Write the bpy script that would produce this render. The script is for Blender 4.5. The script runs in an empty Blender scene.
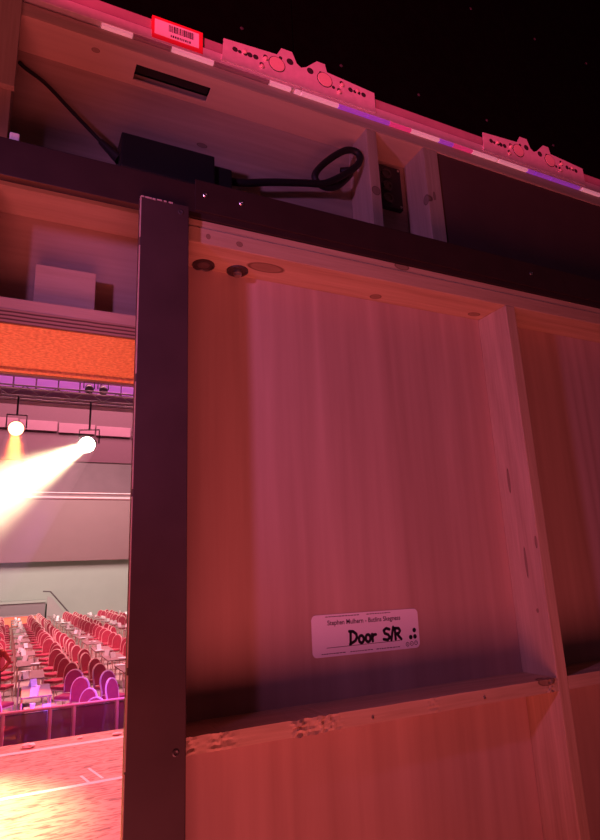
import bpy, bmesh, math, random
from mathutils import Vector, Matrix, noise as mnoise

random.seed(7)
S = bpy.context.scene
C = S.collection
PI = math.pi
EYE = 1.45                       # height of the lens above the stage deck; z below is measured from the lens

# ------------------------------------------------------------------ camera
cam_d = bpy.data.cameras.new('camera')
cam = bpy.data.objects.new('camera', cam_d)
C.objects.link(cam)
cam_d.sensor_fit = 'HORIZONTAL'
cam_d.sensor_width = 36.0
cam_d.lens = 591.5 * 36.0 / 600.0
cam_d.clip_start = 0.02
cam_d.clip_end = 300
R = Matrix(((0.900961, -0.070919, -0.428064),
            (-0.431855, -0.242220, -0.868810),
            (-0.042071, 0.967626, -0.248858)))
cam.matrix_world = Matrix.Translation((0, 0, EYE)) @ R.to_4x4()
S.camera = cam

# ------------------------------------------------------------------ colour management, world
S.view_settings.view_transform = 'Standard'
S.view_settings.look = 'None'
S.view_settings.gamma = 1.0
S.view_settings.exposure = 0.0
S.view_settings.use_curve_mapping = False
W = bpy.data.worlds.new('world')
S.world = W
W.use_nodes = True
W.node_tree.nodes['Background'].inputs[0].default_value = (0.50, 0.18, 0.28, 1)
W.node_tree.nodes['Background'].inputs[1].default_value = 0.036


def lamp(name, kind, loc, target, energy, color, **kw):
    d = bpy.data.lights.new(name, kind)
    d.energy = energy
    d.color = color
    for k, v in kw.items():
        setattr(d, k, v)
    o = bpy.data.objects.new(name, d)
    C.objects.link(o)
    l = Vector(loc) + Vector((0, 0, EYE))
    t = Vector(target) + Vector((0, 0, EYE))
    o.location = l
    o.rotation_euler = (t - l).to_track_quat('-Z', 'Y').to_euler()
    return o


# backstage: a violet lantern to the left of the lens and an added area lamp for orange floor bounce below it
lamp('violet_lantern', 'SPOT', (-0.50, 0.27, 0.40), (0.82, 0.91, 0.46), 15, (0.78, 0.26, 0.86),
     spot_size=math.radians(76), spot_blend=0.75, shadow_soft_size=0.03)
lamp('orange_floor_bounce', 'AREA', (-0.12, -0.28, -1.15), (0.15, 0.85, 0.45), 9.0, (1.0, 0.155, 0.18),
     shape='SQUARE', size=1.1, spread=math.radians(100))
# added unseen spot to redden the LED rail; cone edge level with its foot
lamp('red_rail_fill', 'SPOT', (-1.5, -1.5, 0.976), (-1.5 + 0.1698, -1.5 + 0.1954, 0.976 + 0.9659), 540, (1.0, 0.05, 0.17),
     spot_size=math.radians(150), spot_blend=0.02, shadow_soft_size=0.02)
# stage: red wash, warm pool, amber light on the header from the floats
lamp('stage_red_wash', 'SPOT', (1.8, 4.6, 4.6), (0.6, 5.6, -1.45), 3200, (1.0, 0.08, 0.13),
     spot_size=math.radians(75), spot_blend=0.6, shadow_soft_size=0.2)
lamp('stage_warm_pool', 'SPOT', (-1.6, 7.5, 4.8), (-0.65, 4.8, -1.45), 15000, (1.0, 0.70, 0.34),
     spot_size=math.radians(22), spot_blend=0.9, shadow_soft_size=0.1)
lamp('amber_float', 'SPOT', (-0.6, 2.2, -1.3), (0.0, 1.05, 0.38), 200, (1.0, 0.10, 0.035),
     spot_size=math.radians(60), spot_blend=0.6, shadow_soft_size=0.1)
# hall: house lights
lamp('house_light', 'AREA', (3, 36, 8.8), (3.5, 46, -2), 3000, (1.0, 0.74, 0.70), shape='RECTANGLE', size=14, size_y=6)
lamp('house_light', 'AREA', (3, 20, 12.5), (3, 24, -3), 7000, (1.0, 0.34, 0.44), shape='RECTANGLE', size=10, size_y=6)
lamp('house_violet', 'SPOT', (2.4, 5.6, 4.2), (1.2, 10.5, -2.2), 11000, (0.42, 0.10, 1.0),
     spot_size=math.radians(46), spot_blend=0.8, shadow_soft_size=0.2)


# ------------------------------------------------------------------ materials
MATS = {}


def nodes_of(name):
    m = bpy.data.materials.new(name)
    m.use_nodes = True
    nt = m.node_tree
    b = nt.nodes['Principled BSDF']
    return m, nt, b


def plain(name, col, rough=0.6, metal=0.0, noise=0.12, scale=30, bump=0.0, emit=0, ecol=None, spec=0.5):
    if name in MATS:
        return MATS[name]
    m, nt, b = nodes_of(name)
    tc = nt.nodes.new('ShaderNodeTexCoord')
    n = nt.nodes.new('ShaderNodeTexNoise')
    n.inputs['Scale'].default_value = scale
    n.inputs['Detail'].default_value = 6
    nt.links.new(tc.outputs['Object'], n.inputs['Vector'])
    r = nt.nodes.new('ShaderNodeMixRGB')
    r.inputs[1].default_value = tuple(c * (1 - noise) for c in col) + (1,)
    r.inputs[2].default_value = tuple(min(1, c * (1 + noise)) for c in col) + (1,)
    nt.links.new(n.outputs['Fac'], r.inputs[0])
    nt.links.new(r.outputs[0], b.inputs['Base Color'])
    b.inputs['Roughness'].default_value = rough
    b.inputs['Metallic'].default_value = metal
    b.inputs['Specular IOR Level'].default_value = spec
    if bump:
        bp = nt.nodes.new('ShaderNodeBump')
        bp.inputs['Strength'].default_value = bump
        bp.inputs['Distance'].default_value = 0.002
        nt.links.new(n.outputs['Fac'], bp.inputs['Height'])
        nt.links.new(bp.outputs[0], b.inputs['Normal'])
    if emit:
        b.inputs['Emission Color'].default_value = tuple(ecol or col) + (1,)
        b.inputs['Emission Strength'].default_value = emit
    MATS[name] = m
    return m


def wood(name, light, dark, axis='x', fine=60, contrast=0.7, knots=(), rough=0.7, bump=0.25, cath=1.0):
    """grain along one axis; knots are ((x,y,z),(rx,ry,rz)) spots in place coordinates"""
    if name in MATS:
        return MATS[name]
    m, nt, b = nodes_of(name)
    L = nt.links.new
    geo = nt.nodes.new('ShaderNodeNewGeometry')
    mp = nt.nodes.new('ShaderNodeMapping')
    sc = {'x': (0.05, 1, 1), 'y': (1, 0.05, 1), 'z': (1, 1, 0.05)}[axis]
    mp.inputs['Scale'].default_value = sc
    L(geo.outputs['Position'], mp.inputs['Vector'])
    n1 = nt.nodes.new('ShaderNodeTexNoise')
    n1.inputs['Scale'].default_value = 9 * cath
    n1.inputs['Detail'].default_value = 2
    n1.inputs['Distortion'].default_value = 0.6
    L(mp.outputs[0], n1.inputs['Vector'])
    # growth rings: stretched noise turned into bands
    mul = nt.nodes.new('ShaderNodeMath'); mul.operation = 'MULTIPLY'; mul.inputs[1].default_value = 14
    L(n1.outputs['Fac'], mul.inputs[0])
    fr = nt.nodes.new('ShaderNodeMath'); fr.operation = 'PINGPONG'; fr.inputs[1].default_value = 1.0
    L(mul.outputs[0], fr.inputs[0])
    n2 = nt.nodes.new('ShaderNodeTexNoise')
    n2.inputs['Scale'].default_value = fine * 4
    n2.inputs['Detail'].default_value = 5
    L(mp.outputs[0], n2.inputs['Vector'])
    n3 = nt.nodes.new('ShaderNodeTexNoise')
    n3.inputs['Scale'].default_value = 3.0
    L(mp.outputs[0], n3.inputs['Vector'])
    a = nt.nodes.new('ShaderNodeMath'); a.operation = 'MULTIPLY_ADD'
    a.inputs[1].default_value = 0.45
    L(fr.outputs[0], a.inputs[0]); L(n2.outputs['Fac'], a.inputs[2])
    a2 = nt.nodes.new('ShaderNodeMath'); a2.operation = 'MULTIPLY_ADD'
    a2.inputs[1].default_value = 0.6; 
    L(n3.outputs['Fac'], a2.inputs[0]); L(a.outputs[0], a2.inputs[2])
    ramp = nt.nodes.new('ShaderNodeMapRange')
    ramp.inputs['From Min'].default_value = 0.55
    ramp.inputs['From Max'].default_value = 1.5
    ramp.inputs['To Max'].default_value = contrast
    L(a2.outputs[0], ramp.inputs['Value'])
    mix = nt.nodes.new('ShaderNodeMixRGB')
    mix.inputs[1].default_value = tuple(light) + (1,)
    mix.inputs[2].default_value = tuple(dark) + (1,)
    L(ramp.outputs[0], mix.inputs[0])
    last = mix.outputs[0]
    for (c, r) in knots:
        sub = nt.nodes.new('ShaderNodeVectorMath'); sub.operation = 'SUBTRACT'
        sub.inputs[1].default_value = (c[0], c[1], c[2] + EYE)
        L(geo.outputs['Position'], sub.inputs[0])
        dv = nt.nodes.new('ShaderNodeVectorMath'); dv.operation = 'DIVIDE'
        dv.inputs[1].default_value = r
        L(sub.outputs[0], dv.inputs[0])
        ln = nt.nodes.new('ShaderNodeVectorMath'); ln.operation = 'LENGTH'
        L(dv.outputs[0], ln.inputs[0])
        mr = nt.nodes.new('ShaderNodeValToRGB')
        e = mr.color_ramp.elements
        e[0].position = 0.0; e[0].color = (0.62, 0.62, 0.62, 1)
        e[1].position = 1.0; e[1].color = (0, 0, 0, 1)
        x = mr.color_ramp.elements.new(0.72); x.color = (0.55, 0.55, 0.55, 1)
        x = mr.color_ramp.elements.new(0.86); x.color = (0.95, 0.95, 0.95, 1)
        L(ln.outputs['Value'], mr.inputs[0])
        km = nt.nodes.new('ShaderNodeMixRGB')
        km.inputs[2].default_value = (dark[0] * 0.35, dark[1] * 0.28, dark[2] * 0.25, 1)
        L(mr.outputs[0], km.inputs[0]); L(last, km.inputs[1])
        last = km.outputs[0]
    L(last, b.inputs['Base Color'])
    b.inputs['Roughness'].default_value = rough
    b.inputs['Specular IOR Level'].default_value = 0.3
    bp = nt.nodes.new('ShaderNodeBump')
    bp.inputs['Strength'].default_value = bump
    bp.inputs['Distance'].default_value = 0.0015
    L(a.outputs[0], bp.inputs['Height'])
    L(bp.outputs[0], b.inputs['Normal'])
    MATS[name] = m
    return m


def ply_edge(name):
    m, nt, b = nodes_of(name)
    L = nt.links.new
    geo = nt.nodes.new('ShaderNodeNewGeometry')
    sep = nt.nodes.new('ShaderNodeSeparateXYZ')
    L(geo.outputs['Position'], sep.inputs[0])
    n = nt.nodes.new('ShaderNodeTexNoise'); n.inputs['Scale'].default_value = 40
    L(geo.outputs['Position'], n.inputs['Vector'])
    ma = nt.nodes.new('ShaderNodeMath'); ma.operation = 'MULTIPLY_ADD'; ma.inputs[1].default_value = 0.0015
    L(n.outputs['Fac'], ma.inputs[0]); L(sep.outputs['Z'], ma.inputs[2])
    mu = nt.nodes.new('ShaderNodeMath'); mu.operation = 'MULTIPLY'; mu.inputs[1].default_value = 160
    L(ma.outputs[0], mu.inputs[0])
    fr = nt.nodes.new('ShaderNodeMath'); fr.operation = 'FRACT'
    L(mu.outputs[0], fr.inputs[0])
    cr = nt.nodes.new('ShaderNodeValToRGB')
    e = cr.color_ramp.elements
    e[0].position = 0.30; e[0].color = (0.10, 0.055, 0.04, 1)
    e[1].position = 0.55; e[1].color = (0.40, 0.27, 0.19, 1)
    L(fr.outputs[0], cr.inputs[0])
    L(cr.outputs[0], b.inputs['Base Color'])
    b.inputs['Roughness'].default_value = 0.8
    return m


PINE_L, PINE_D = (0.66, 0.47, 0.32), (0.40, 0.25, 0.16)
PLY_L, PLY_D = (0.61, 0.41, 0.34), (0.41, 0.255, 0.20)
M_PLY = wood('door_plywood', PLY_L, PLY_D, 'z', fine=14, contrast=0.8, cath=0.55, bump=0.03)
M_PLYH = wood('header_plywood', (0.50, 0.38, 0.31), (0.33, 0.24, 0.19), 'x', fine=30, contrast=0.7, cath=0.8, bump=0.06,
              knots=[((0.30, 1.01, 0.86), (0.012, 0.03, 0.006)), ((0.08, 0.96, 0.957), (0.006, 0.006, 0.02))])
M_RAIL = wood('door_rail_pine', PINE_L, PINE_D, 'x', fine=60, contrast=0.8,
              knots=[((0.360, 0.836, 0.503), (0.036, 0.016, 0.02)), ((0.597, 0.862, 0.503), (0.013, 0.010, 0.02)),
                     ((0.836, 0.858, 0.503), (0.016, 0.009, 0.02)), ((0.62, 0.80, 0.541), (0.018, 0.02, 0.008)),
                     ((0.30, 0.80, 0.515), (0.006, 0.02, 0.005)), ((0.248, 0.80, 0.517), (0.004, 0.02, 0.005)),
                     ((0.84, 0.80, -0.197), (0.022, 0.02, 0.008))])
M_STILE = wood('door_stile_pine', PINE_L, PINE_D, 'z', fine=60, contrast=0.8,
               knots=[((0.865, 0.852, 0.155), (0.02, 0.0035, 0.026)), ((0.865, 0.836, 0.0), (0.02, 0.003, 0.03)),
                      ((0.865, 0.806, 0.035), (0.02, 0.003, 0.012)), ((0.865, 0.824, -0.085), (0.02, 0.003, 0.004))])
M_HSTILE = wood('header_stile_pine', (0.60, 0.46, 0.36), (0.40, 0.28, 0.21), 'z', fine=60, contrast=0.8,
                knots=[((0.813, 0.938, 0.82), (0.02, 0.011, 0.014)), ((0.668, 0.93, 0.80), (0.012, 0.02, 0.012)),
                       ((0.83, 0.93, 0.83), (0.004, 0.02, 0.012))])
M_TOPB = wood('header_top_ply_lit', (0.70, 0.50, 0.38), (0.52, 0.35, 0.26), 'x', fine=20, contrast=0.6, bump=0.04,
              knots=[((0.08, 0.955, 0.957), (0.008, 0.006, 0.02))])  # header ply lightened, orange light from below put into the colour
M_HRAIL = wood('header_rail_pine', (0.60, 0.46, 0.36), (0.40, 0.28, 0.21), 'x', fine=60, contrast=0.7)
M_SOFFIT = plain('rough_chipboard', (0.50, 0.34, 0.22), 0.9, noise=0.75, scale=160, bump=0.8)
M_PLYEDGE = ply_edge('plywood_edge_layers')
M_BLACKP = plain('black_paint', (0.058, 0.033, 0.034), 0.55, noise=0.35, scale=14, bump=0.15)
M_BLACKT = plain('black_track_paint', (0.034, 0.017, 0.016), 0.5, noise=0.3, scale=20, bump=0.1)
M_WORNLIT = plain('worn_lit_wood_edge', (0.5, 0.38, 0.33), 0.8, noise=0.4, scale=90)
M_SCREW = plain('zinc_screw', (0.62, 0.60, 0.60), 0.3, 1.0, noise=0.1)
M_DARK = plain('dark_recess', (0.02, 0.015, 0.015), 0.9)
M_PLAST = plain('black_plastic', (0.016, 0.014, 0.016), 0.45, noise=0.15)
M_RUB = plain('black_rubber_cable', (0.014, 0.010, 0.012), 0.6)
M_LABEL = plain('label_paper', (0.88, 0.82, 0.90), 0.45, noise=0.03)
M_INK = plain('black_ink', (0.01, 0.008, 0.015), 0.5)
M_INKG = plain('grey_ink', (0.06, 0.04, 0.06), 0.6)
M_ALU = plain('brushed_aluminium', (0.80, 0.66, 0.66), 0.42, 0.35, noise=0.2, scale=60, bump=0.05)
M_ALUD = plain('led_rail_dark', (0.42, 0.28, 0.29), 0.5, 0.2, noise=0.25, scale=30)
M_LEDB = plain('led_cabinet_black', (0.0025, 0.002, 0.002), 0.9, noise=0.3, spec=0.0)
M_LOCK = plain('lock_copper', (0.95, 0.62, 0.55), 0.4, 0.3, noise=0.15, scale=200)
M_STRED = plain('sticker_red', (0.75, 0.03, 0.05), 0.5)
M_STWH = plain('sticker_white', (0.9, 0.8, 0.8), 0.5)
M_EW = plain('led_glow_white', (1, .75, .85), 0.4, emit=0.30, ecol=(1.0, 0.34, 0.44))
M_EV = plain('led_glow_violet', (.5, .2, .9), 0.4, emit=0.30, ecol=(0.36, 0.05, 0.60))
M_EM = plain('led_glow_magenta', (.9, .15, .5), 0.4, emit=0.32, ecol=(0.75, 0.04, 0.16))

M_DRAPE = plain('black_drape', (0.006, 0.005, 0.006), 0.95, noise=0.3)


# ------------------------------------------------------------------ builders
def box(bm, x0, x1, y0, y1, z0, z1, bev=0.0):
    r = bmesh.ops.create_cube(bm, size=1.0)
    vs = r['verts']
    bmesh.ops.scale(bm, vec=(abs(x1 - x0), abs(y1 - y0), abs(z1 - z0)), verts=vs)
    bmesh.ops.translate(bm, vec=((x0 + x1) / 2, (y0 + y1) / 2, (z0 + z1) / 2), verts=vs)
    if bev:
        es = list({e for v in vs for e in v.link_edges})
        bmesh.ops.bevel(bm, geom=es, offset=bev, segments=2, affect='EDGES', profile=0.6)
    return bm


def nbox(*a, **k):
    return box(bmesh.new(), *a, **k)


def cyl(bm, p0, p1, r0, r1=None, seg=12, cap=True):
    p0 = Vector(p0); p1 = Vector(p1)
    r1 = r0 if r1 is None else r1
    d = (p1 - p0)
    q = d.to_track_quat('Z', 'Y').to_matrix()
    rings = []
    for p, r in ((p0, r0), (p1, r1)):
        rings.append([bm.verts.new(p + q @ Vector((r * math.cos(2 * PI * i / seg), r * math.sin(2 * PI * i / seg), 0))) for i in range(seg)])
    for i in range(seg):
        bm.faces.new((rings[0][i], rings[0][(i + 1) % seg], rings[1][(i + 1) % seg], rings[1][i]))
    if cap:
        bm.faces.new(rings[0][::-1]); bm.faces.new(rings[1])
    return bm


def tube(bm, pts, r, seg=8, closed=False):
    pts = [Vector(p) for p in pts]
    n = len(pts)
    rings = []
    up = Vector((0.13, 0.2, 1)).normalized()
    for i, p in enumerate(pts):
        a = pts[(i - 1) % n] if (closed or i > 0) else p
        b_ = pts[(i + 1) % n] if (closed or i < n - 1) else p
        t = (b_ - a).normalized()
        s = t.cross(up)
        if s.length < 1e-3:
            s = t.cross(Vector((1, 0, 0)))
        s.normalize()
        u = s.cross(t).normalized()
        up = u
        rr = r[i] if isinstance(r, (list, tuple)) else r
        rings.append([bm.verts.new(p + rr * (math.cos(2 * PI * k / seg) * s + math.sin(2 * PI * k / seg) * u)) for k in range(seg)])
    m = n if closed else n - 1
    for i in range(m):
        A, B = rings[i], rings[(i + 1) % n]
        for k in range(seg):
            bm.faces.new((A[k], A[(k + 1) % seg], B[(k + 1) % seg], B[k]))
    if not closed:
        bm.faces.new(rings[0][::-1]); bm.faces.new(rings[-1])
    return bm


def smooth_path(pts, n=8):
    """Catmull-Rom through the points"""
    P = [Vector(p) for p in pts]
    P = [2 * P[0] - P[1]] + P + [2 * P[-1] - P[-2]]
    out = []
    for i in range(1, len(P) - 2):
        for k in range(n):
            t = k / n
            a, b_, c, d = P[i - 1], P[i], P[i + 1], P[i + 2]
            out.append(0.5 * ((2 * b_) + (c - a) * t + (2 * a - 5 * b_ + 4 * c - d) * t * t + (-a + 3 * b_ - 3 * c + d) * t ** 3))
    out.append(P[-2])
    return out


def lathe(bm, prof, c, axis='z', seg=16):
    """prof = [(r, h)]; axis z up or y towards -y"""
    rings = []
    for r, h in prof:
        ring = []
        for i in range(seg):
            a = 2 * PI * i / seg
            if axis == 'z':
                p = (c[0] + r * math.cos(a), c[1] + r * math.sin(a), c[2] + h)
            else:
                p = (c[0] + r * math.cos(a), c[1] - h, c[2] + r * math.sin(a))
            ring.append(bm.verts.new(p))
        rings.append(ring)
    for A, B in zip(rings, rings[1:]):
        for i in range(seg):
            bm.faces.new((A[i], A[(i + 1) % seg], B[(i + 1) % seg], B[i]))
    bm.faces.new(rings[0][::-1]); bm.faces.new(rings[-1])
    return bm


def prism(bm, outline, y0, y1):
    """outline in (x,z), extruded from y0 to y1"""
    A = [bm.verts.new((x, y0, z)) for x, z in outline]
    B = [bm.verts.new((x, y1, z)) for x, z in outline]
    n = len(outline)
    bm.faces.new(A); bm.faces.new(B[::-1])
    for i in range(n):
        bm.faces.new((A[i], B[i], B[(i + 1) % n], A[(i + 1) % n]))
    bmesh.ops.recalc_face_normals(bm, faces=bm.faces[:])
    return bm


def obj(name, bm, mat, parent=None, local=False, smooth=False):
    """one mesh object; coordinates are place coordinates (z from the lens) unless local"""
    bmesh.ops.recalc_face_normals(bm, faces=bm.faces[:])
    me = bpy.data.meshes.new(name)
    if local:
        off = Vector((0, 0, 0))
    else:
        vs = [v.co for v in bm.verts]
        lo = Vector((min(v.x for v in vs), min(v.y for v in vs), min(v.z for v in vs)))
        hi = Vector((max(v.x for v in vs), max(v.y for v in vs), max(v.z for v in vs)))
        off = Vector(((lo.x + hi.x) / 2, (lo.y + hi.y) / 2, lo.z))
        bmesh.ops.translate(bm, vec=-off, verts=bm.verts[:])
    bm.to_mesh(me); bm.free()
    if smooth:
        for p in me.polygons:
            p.use_smooth = True
    me.materials.append(mat)
    o = bpy.data.objects.new(name, me)
    C.objects.link(o)
    w = off + (Vector((0, 0, 0)) if local else Vector((0, 0, EYE)))
    o['_w'] = list(w)
    if parent is not None:
        o.parent = parent
        pw = Vector(parent['_w'])
        o.location = w - pw
    else:
        o.location = w
    return o


def thing(name, label, cat, loc, group=None):
    o = bpy.data.objects.new(name, None)
    o.empty_display_size = 0.1
    C.objects.link(o)
    w = Vector(loc) + Vector((0, 0, EYE))
    o.location = w
    o['_w'] = list(w)
    return tag(o, label, cat, group)


def tag(o, label, cat, group=None):
    o['label'] = label
    o['category'] = cat
    if group:
        o['group'] = group
    return o


def struct(name, bm, mat, label=None, cat=None):
    o = obj(name, bm, mat)
    o['kind'] = 'structure'
    if label:
        o['label'] = label
        o['category'] = cat
    return o


def screw(parent, x, y, z, r=0.0045):
    bm = bmesh.new()
    lathe(bm, [(r, 0), (r, 0.0008), (r * 0.75, 0.0018), (r * 0.35, 0.0018), (r * 0.3, 0.0006)], (x, y, z), axis='y', seg=14)
    return obj('screw', bm, M_SCREW, parent)


# ------------------------------------------------------------------ the setting
def deck_mat():
    m, nt, b = nodes_of('stage_deck')
    L = nt.links.new
    geo = nt.nodes.new('ShaderNodeNewGeometry')
    mp = nt.nodes.new('ShaderNodeMapping'); mp.inputs['Scale'].default_value = (1.2, 5, 1)
    L(geo.outputs['Position'], mp.inputs[0])
    n = nt.nodes.new('ShaderNodeTexNoise'); n.inputs['Scale'].default_value = 5; n.inputs['Detail'].default_value = 8; n.inputs['Distortion'].default_value = 1.5
    L(mp.outputs[0], n.inputs['Vector'])
    cr = nt.nodes.new('ShaderNodeValToRGB')
    e = cr.color_ramp.elements
    e[0].position = 0.36; e[0].color = (0.16, 0.09, 0.06, 1)
    e[1].position = 0.52; e[1].color = (0.52, 0.36, 0.26, 1)
    L(n.outputs['Fac'], cr.inputs[0]); L(cr.outputs[0], b.inputs['Base Color'])
    b.inputs['Roughness'].default_value = 0.55
    return m


struct('floor', nbox(-7, 9, -5, 6.7, -1.50, -1.45), deck_mat())
struct('stage_front', nbox(-7, 9, 6.62, 6.68, -2.9, -1.50), M_DRAPE)
M_HALLF = plain('hall_carpet', (0.34, 0.33, 0.27), 0.95, noise=0.5, scale=4)
struct('hall_floor', nbox(-14, 18, 6.7, 50, -3.0, -2.9), M_HALLF)
M_WLOW = plain('hall_wall_paint', (0.37, 0.45, 0.38), 0.85, noise=0.06, scale=1)
M_WUP = plain('hall_bulkhead_paint', (0.32, 0.20, 0.21), 0.85, noise=0.06, scale=1)
M_CEIL = plain('hall_ceiling_paint', (0.20, 0.13, 0.15), 0.9, noise=0.2, scale=1)
struct('wall_back', nbox(-14, 18, 49.5, 49.8, -2.9, 2.2), M_WLOW)
bm = bmesh.new()
bm_v = [(-14, 48.6, 1.55), (18, 48.6, 1.55), (18, 46.5, 6.2), (-14, 46.5, 6.2)]
A = [bm.verts.new(v) for v in bm_v]
B = [bm.verts.new((v[0], 49.6, v[2])) for v in bm_v]
bm.faces.new(A); bm.faces.new(B[::-1])
for i in range(4):
    bm.faces.new((A[i], B[i], B[(i + 1) % 4], A[(i + 1) % 4]))
struct('wall_bulkhead', bm, M_WUP)
struct('wall_upper', nbox(-14, 18, 46.6, 49.8, 6.2, 14.0), plain('hall_dark_wall', (0.17, 0.10, 0.12), 0.9, noise=0.2, scale=1))
struct('ceiling', nbox(-14, 18, 8, 50, 14.0, 14.3), M_CEIL)
struct('wall_left', nbox(-14.3, -14, 6.7, 50, -2.9, 14), M_WUP)
struct('wall_right', nbox(18, 18.3, 6.7, 50, -2.9, 14), M_WUP)


# ------------------------------------------------------------------ header flat over the doorway
F, BK = 0.93, 1.01
hd = thing('set_flat', 'timber framed plywood header flat above the doorway, cavity facing backstage', 'set flat', (0.5, 0.97, 0.36))
XL, XR = -0.95, 2.1
obj('plywood_panel', nbox(XL, XR, BK, BK + 0.012, 0.42, 0.985), M_PLYH, hd)
# top board with a cable slot cut through it
sx0, sx1, sy0, sy1 = 0.155, 0.303, 0.957, 0.996
for a in ((XL, sx0, F, BK), (sx1, XR, F, BK), (sx0, sx1, F, sy0), (sx0, sx1, sy1, BK)):
    obj('top_board', nbox(a[0], a[1], a[2], a[3], 0.957, 0.960), M_TOPB, hd)
obj('top_rail', nbox(XL, XR, F, F + 0.022, 0.960, 0.985, bev=0.001), M_HRAIL, hd)
obj('slot_shade', nbox(sx0 - .004, sx1 + .004, sy0 - .004, sy1 + .004, 0.980, 0.9835), M_DARK, hd)  # dark sheet above the slot, colours in the hole's shade
obj('rail', nbox(XL, XR, F, BK, 0.615, 0.70, bev=0.0015), M_HRAIL, hd)
for x0, x1 in ((-0.085, -0.050), (0.655, 0.681), (0.812, 0.853)):
    obj('stile', nbox(x0, x1, F, BK, 0.70, 0.957, bev=0.0015), M_HSTILE, hd)
for x0, x1 in ((-0.085, -0.056), (0.655, 0.681)):
    obj('stile', nbox(x0, x1, F, BK, 0.424, 0.615, bev=0.0015), M_HSTILE, hd)
obj('cover_panel', nbox(0.8535, XR, F + 0.004, F + 0.010, 0.70, 0.957), plain('dark_brown_board', (0.11, 0.055, 0.045), 0.9, noise=0.25, scale=9), hd)
obj('gusset', nbox(-0.34, -0.046, F - 0.012, F, 0.795, 0.983, bev=0.001), M_HSTILE, hd)
obj('bottom_batten', nbox(XL, 0.75, F, BK, 0.405, 0.424, bev=0.001), M_HRAIL, hd)
obj('soffit_edge', nbox(XL, 0.75, F - 0.001, F + 0.004, 0.382, 0.405), M_PLYEDGE, hd)
obj('soffit_board', nbox(XL, 0.75, F + 0.004, 1.135, 0.382, 0.405), M_SOFFIT, hd)
obj('soffit_trim', nbox(XL, 0.75, 1.135, 1.150, 0.377, 0.52, bev=0.001), M_SOFFIT, hd)
obj('fascia_panel', nbox(XL, XR, 1.150, 1.162, 0.377, 0.985), M_BLACKP, hd)
# wall flats either side of the doorway, hidden by the door on the right
wl = thing('set_wall', 'plywood set wall flat standing left of the doorway', 'set flat', (-0.9, 1.0, -1.45))
obj('plywood_panel', nbox(-2.6, -0.95, BK, BK + 0.012, -1.45, 0.985), M_PLYH, wl)
obj('stile', nbox(-0.99, -0.95, F, BK, -1.45, 0.985), M_HSTILE, wl)
obj('stile', nbox(-2.6, -2.56, F, BK, -1.45, 0.985), M_HSTILE, wl)
wr = thing('set_wall', 'plywood set wall flat behind the sliding door', 'set flat', (1.3, 1.0, -1.45))
obj('plywood_panel', nbox(0.75, 2.6, 1.03, 1.042, -1.45, 0.377), M_PLYH, wr)
obj('stile', nbox(0.75, 0.79, 0.95, 1.03, -1.45, 0.377), M_HSTILE, wr)
obj('stile', nbox(2.56, 2.6, 0.95, 1.03, -1.45, 0.377), M_HSTILE, wr)

# unseen black drapes added against hall light; the short one closes a gap
for x0, x1, zb, lab in ((0.8, 7.0, -1.45, 'unseen black drape added behind the video wall to block hall light'), (-7.0, -1.0, -1.45, 'unseen black drape added left of the doorway to block hall light'),
                        (-1.0, 0.8, 0.99, 'short black drape hung straight above the doorway')):
    bm = bmesh.new()
    n = int((x1 - x0) / 0.06)
    lo = []; hi = []
    for i in range(n + 1):
        x = x0 + (x1 - x0) * i / n
        y = 1.32 + 0.035 * math.sin(i * 1.15) + 0.015 * math.sin(i * 0.37)
        lo.append(bm.verts.new((x, y, zb))); hi.append(bm.verts.new((x, y, 6.0)))
    for i in range(n):
        bm.faces.new((lo[i], lo[i + 1], hi[i + 1], hi[i]))
    ext = bmesh.ops.solidify(bm, geom=bm.faces[:], thickness=0.006)
    tag(obj('blocking_drape', bm, M_DRAPE, smooth=True), lab, 'curtain')

# ------------------------------------------------------------------ black door track and post
tr = thing('door_track', 'long black painted door track rail running across above the door', 'rail', (0.6, 0.83, 0.543))
obj('rail_board', nbox(XL, 2.2, 0.8010, 0.816, 0.546, 0.606, bev=0.0015), M_BLACKT, tr)
obj('cover_plate', nbox(0.226, 2.2, 0.7978, 0.8010, 0.5575, 0.613, bev=0.0008), M_BLACKT, tr)
screw(tr, 0.242, 0.7978, 0.588); screw(tr, 0.303, 0.7978, 0.589); screw(tr, 0.95, 0.7978, 0.588)
for x in (-0.5, 0.5, 1.5):
    obj('bracket', nbox(x - 0.02, x + 0.02, 0.816, 0.93, 0.58, 0.606, bev=0.001), M_BLACKT, tr)

pt = thing('door_post', 'black painted upright post at the edge of the doorway', 'post', (0.175, 0.80, -1.45))
obj('post_board', nbox(0.139, 0.212, 0.783, 0.7975, -1.45, 0.5505, bev=0.0015), M_BLACKP, pt)
# top arris worn through the paint; pale left strips colour in its lit line
bm = bmesh.new()
random.seed(3)
x = 0.1395
while x < 0.185:
    w = random.uniform(0.003, 0.009)
    box(bm, x, x + w, 0.7826, 0.785, 0.5492 - random.uniform(0, 0.0016), 0.5507)
    x += w + random.uniform(0.0, 0.004)
obj('worn_lit_edge', bm, M_WORNLIT, pt)
bm = bmesh.new()
z = -1.4
while z < 0.545:
    h = random.uniform(0.05, 0.3)
    z1 = min(z + h, 0.549)
    box(bm, 0.1386, 0.1396 + random.uniform(0, 0.0008), 0.7826, 0.7845, z, z1)
    z = z1 + random.uniform(0.0, 0.02)
obj('worn_lit_edge', bm, M_WORNLIT, pt)
for (x, z) in ((0.199, 0.537), (0.199, -0.205)):
    bm = bmesh.new(); lathe(bm, [(0.0045, 0), (0.0045, 0.0006), (0.003, 0.0012), (0.001, 0.0004)], (x, 0.783, z), axis='y', seg=12)
    obj('screw', bm, plain('painted_screw', (0.06, 0.045, 0.05), 0.4), pt)

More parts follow.
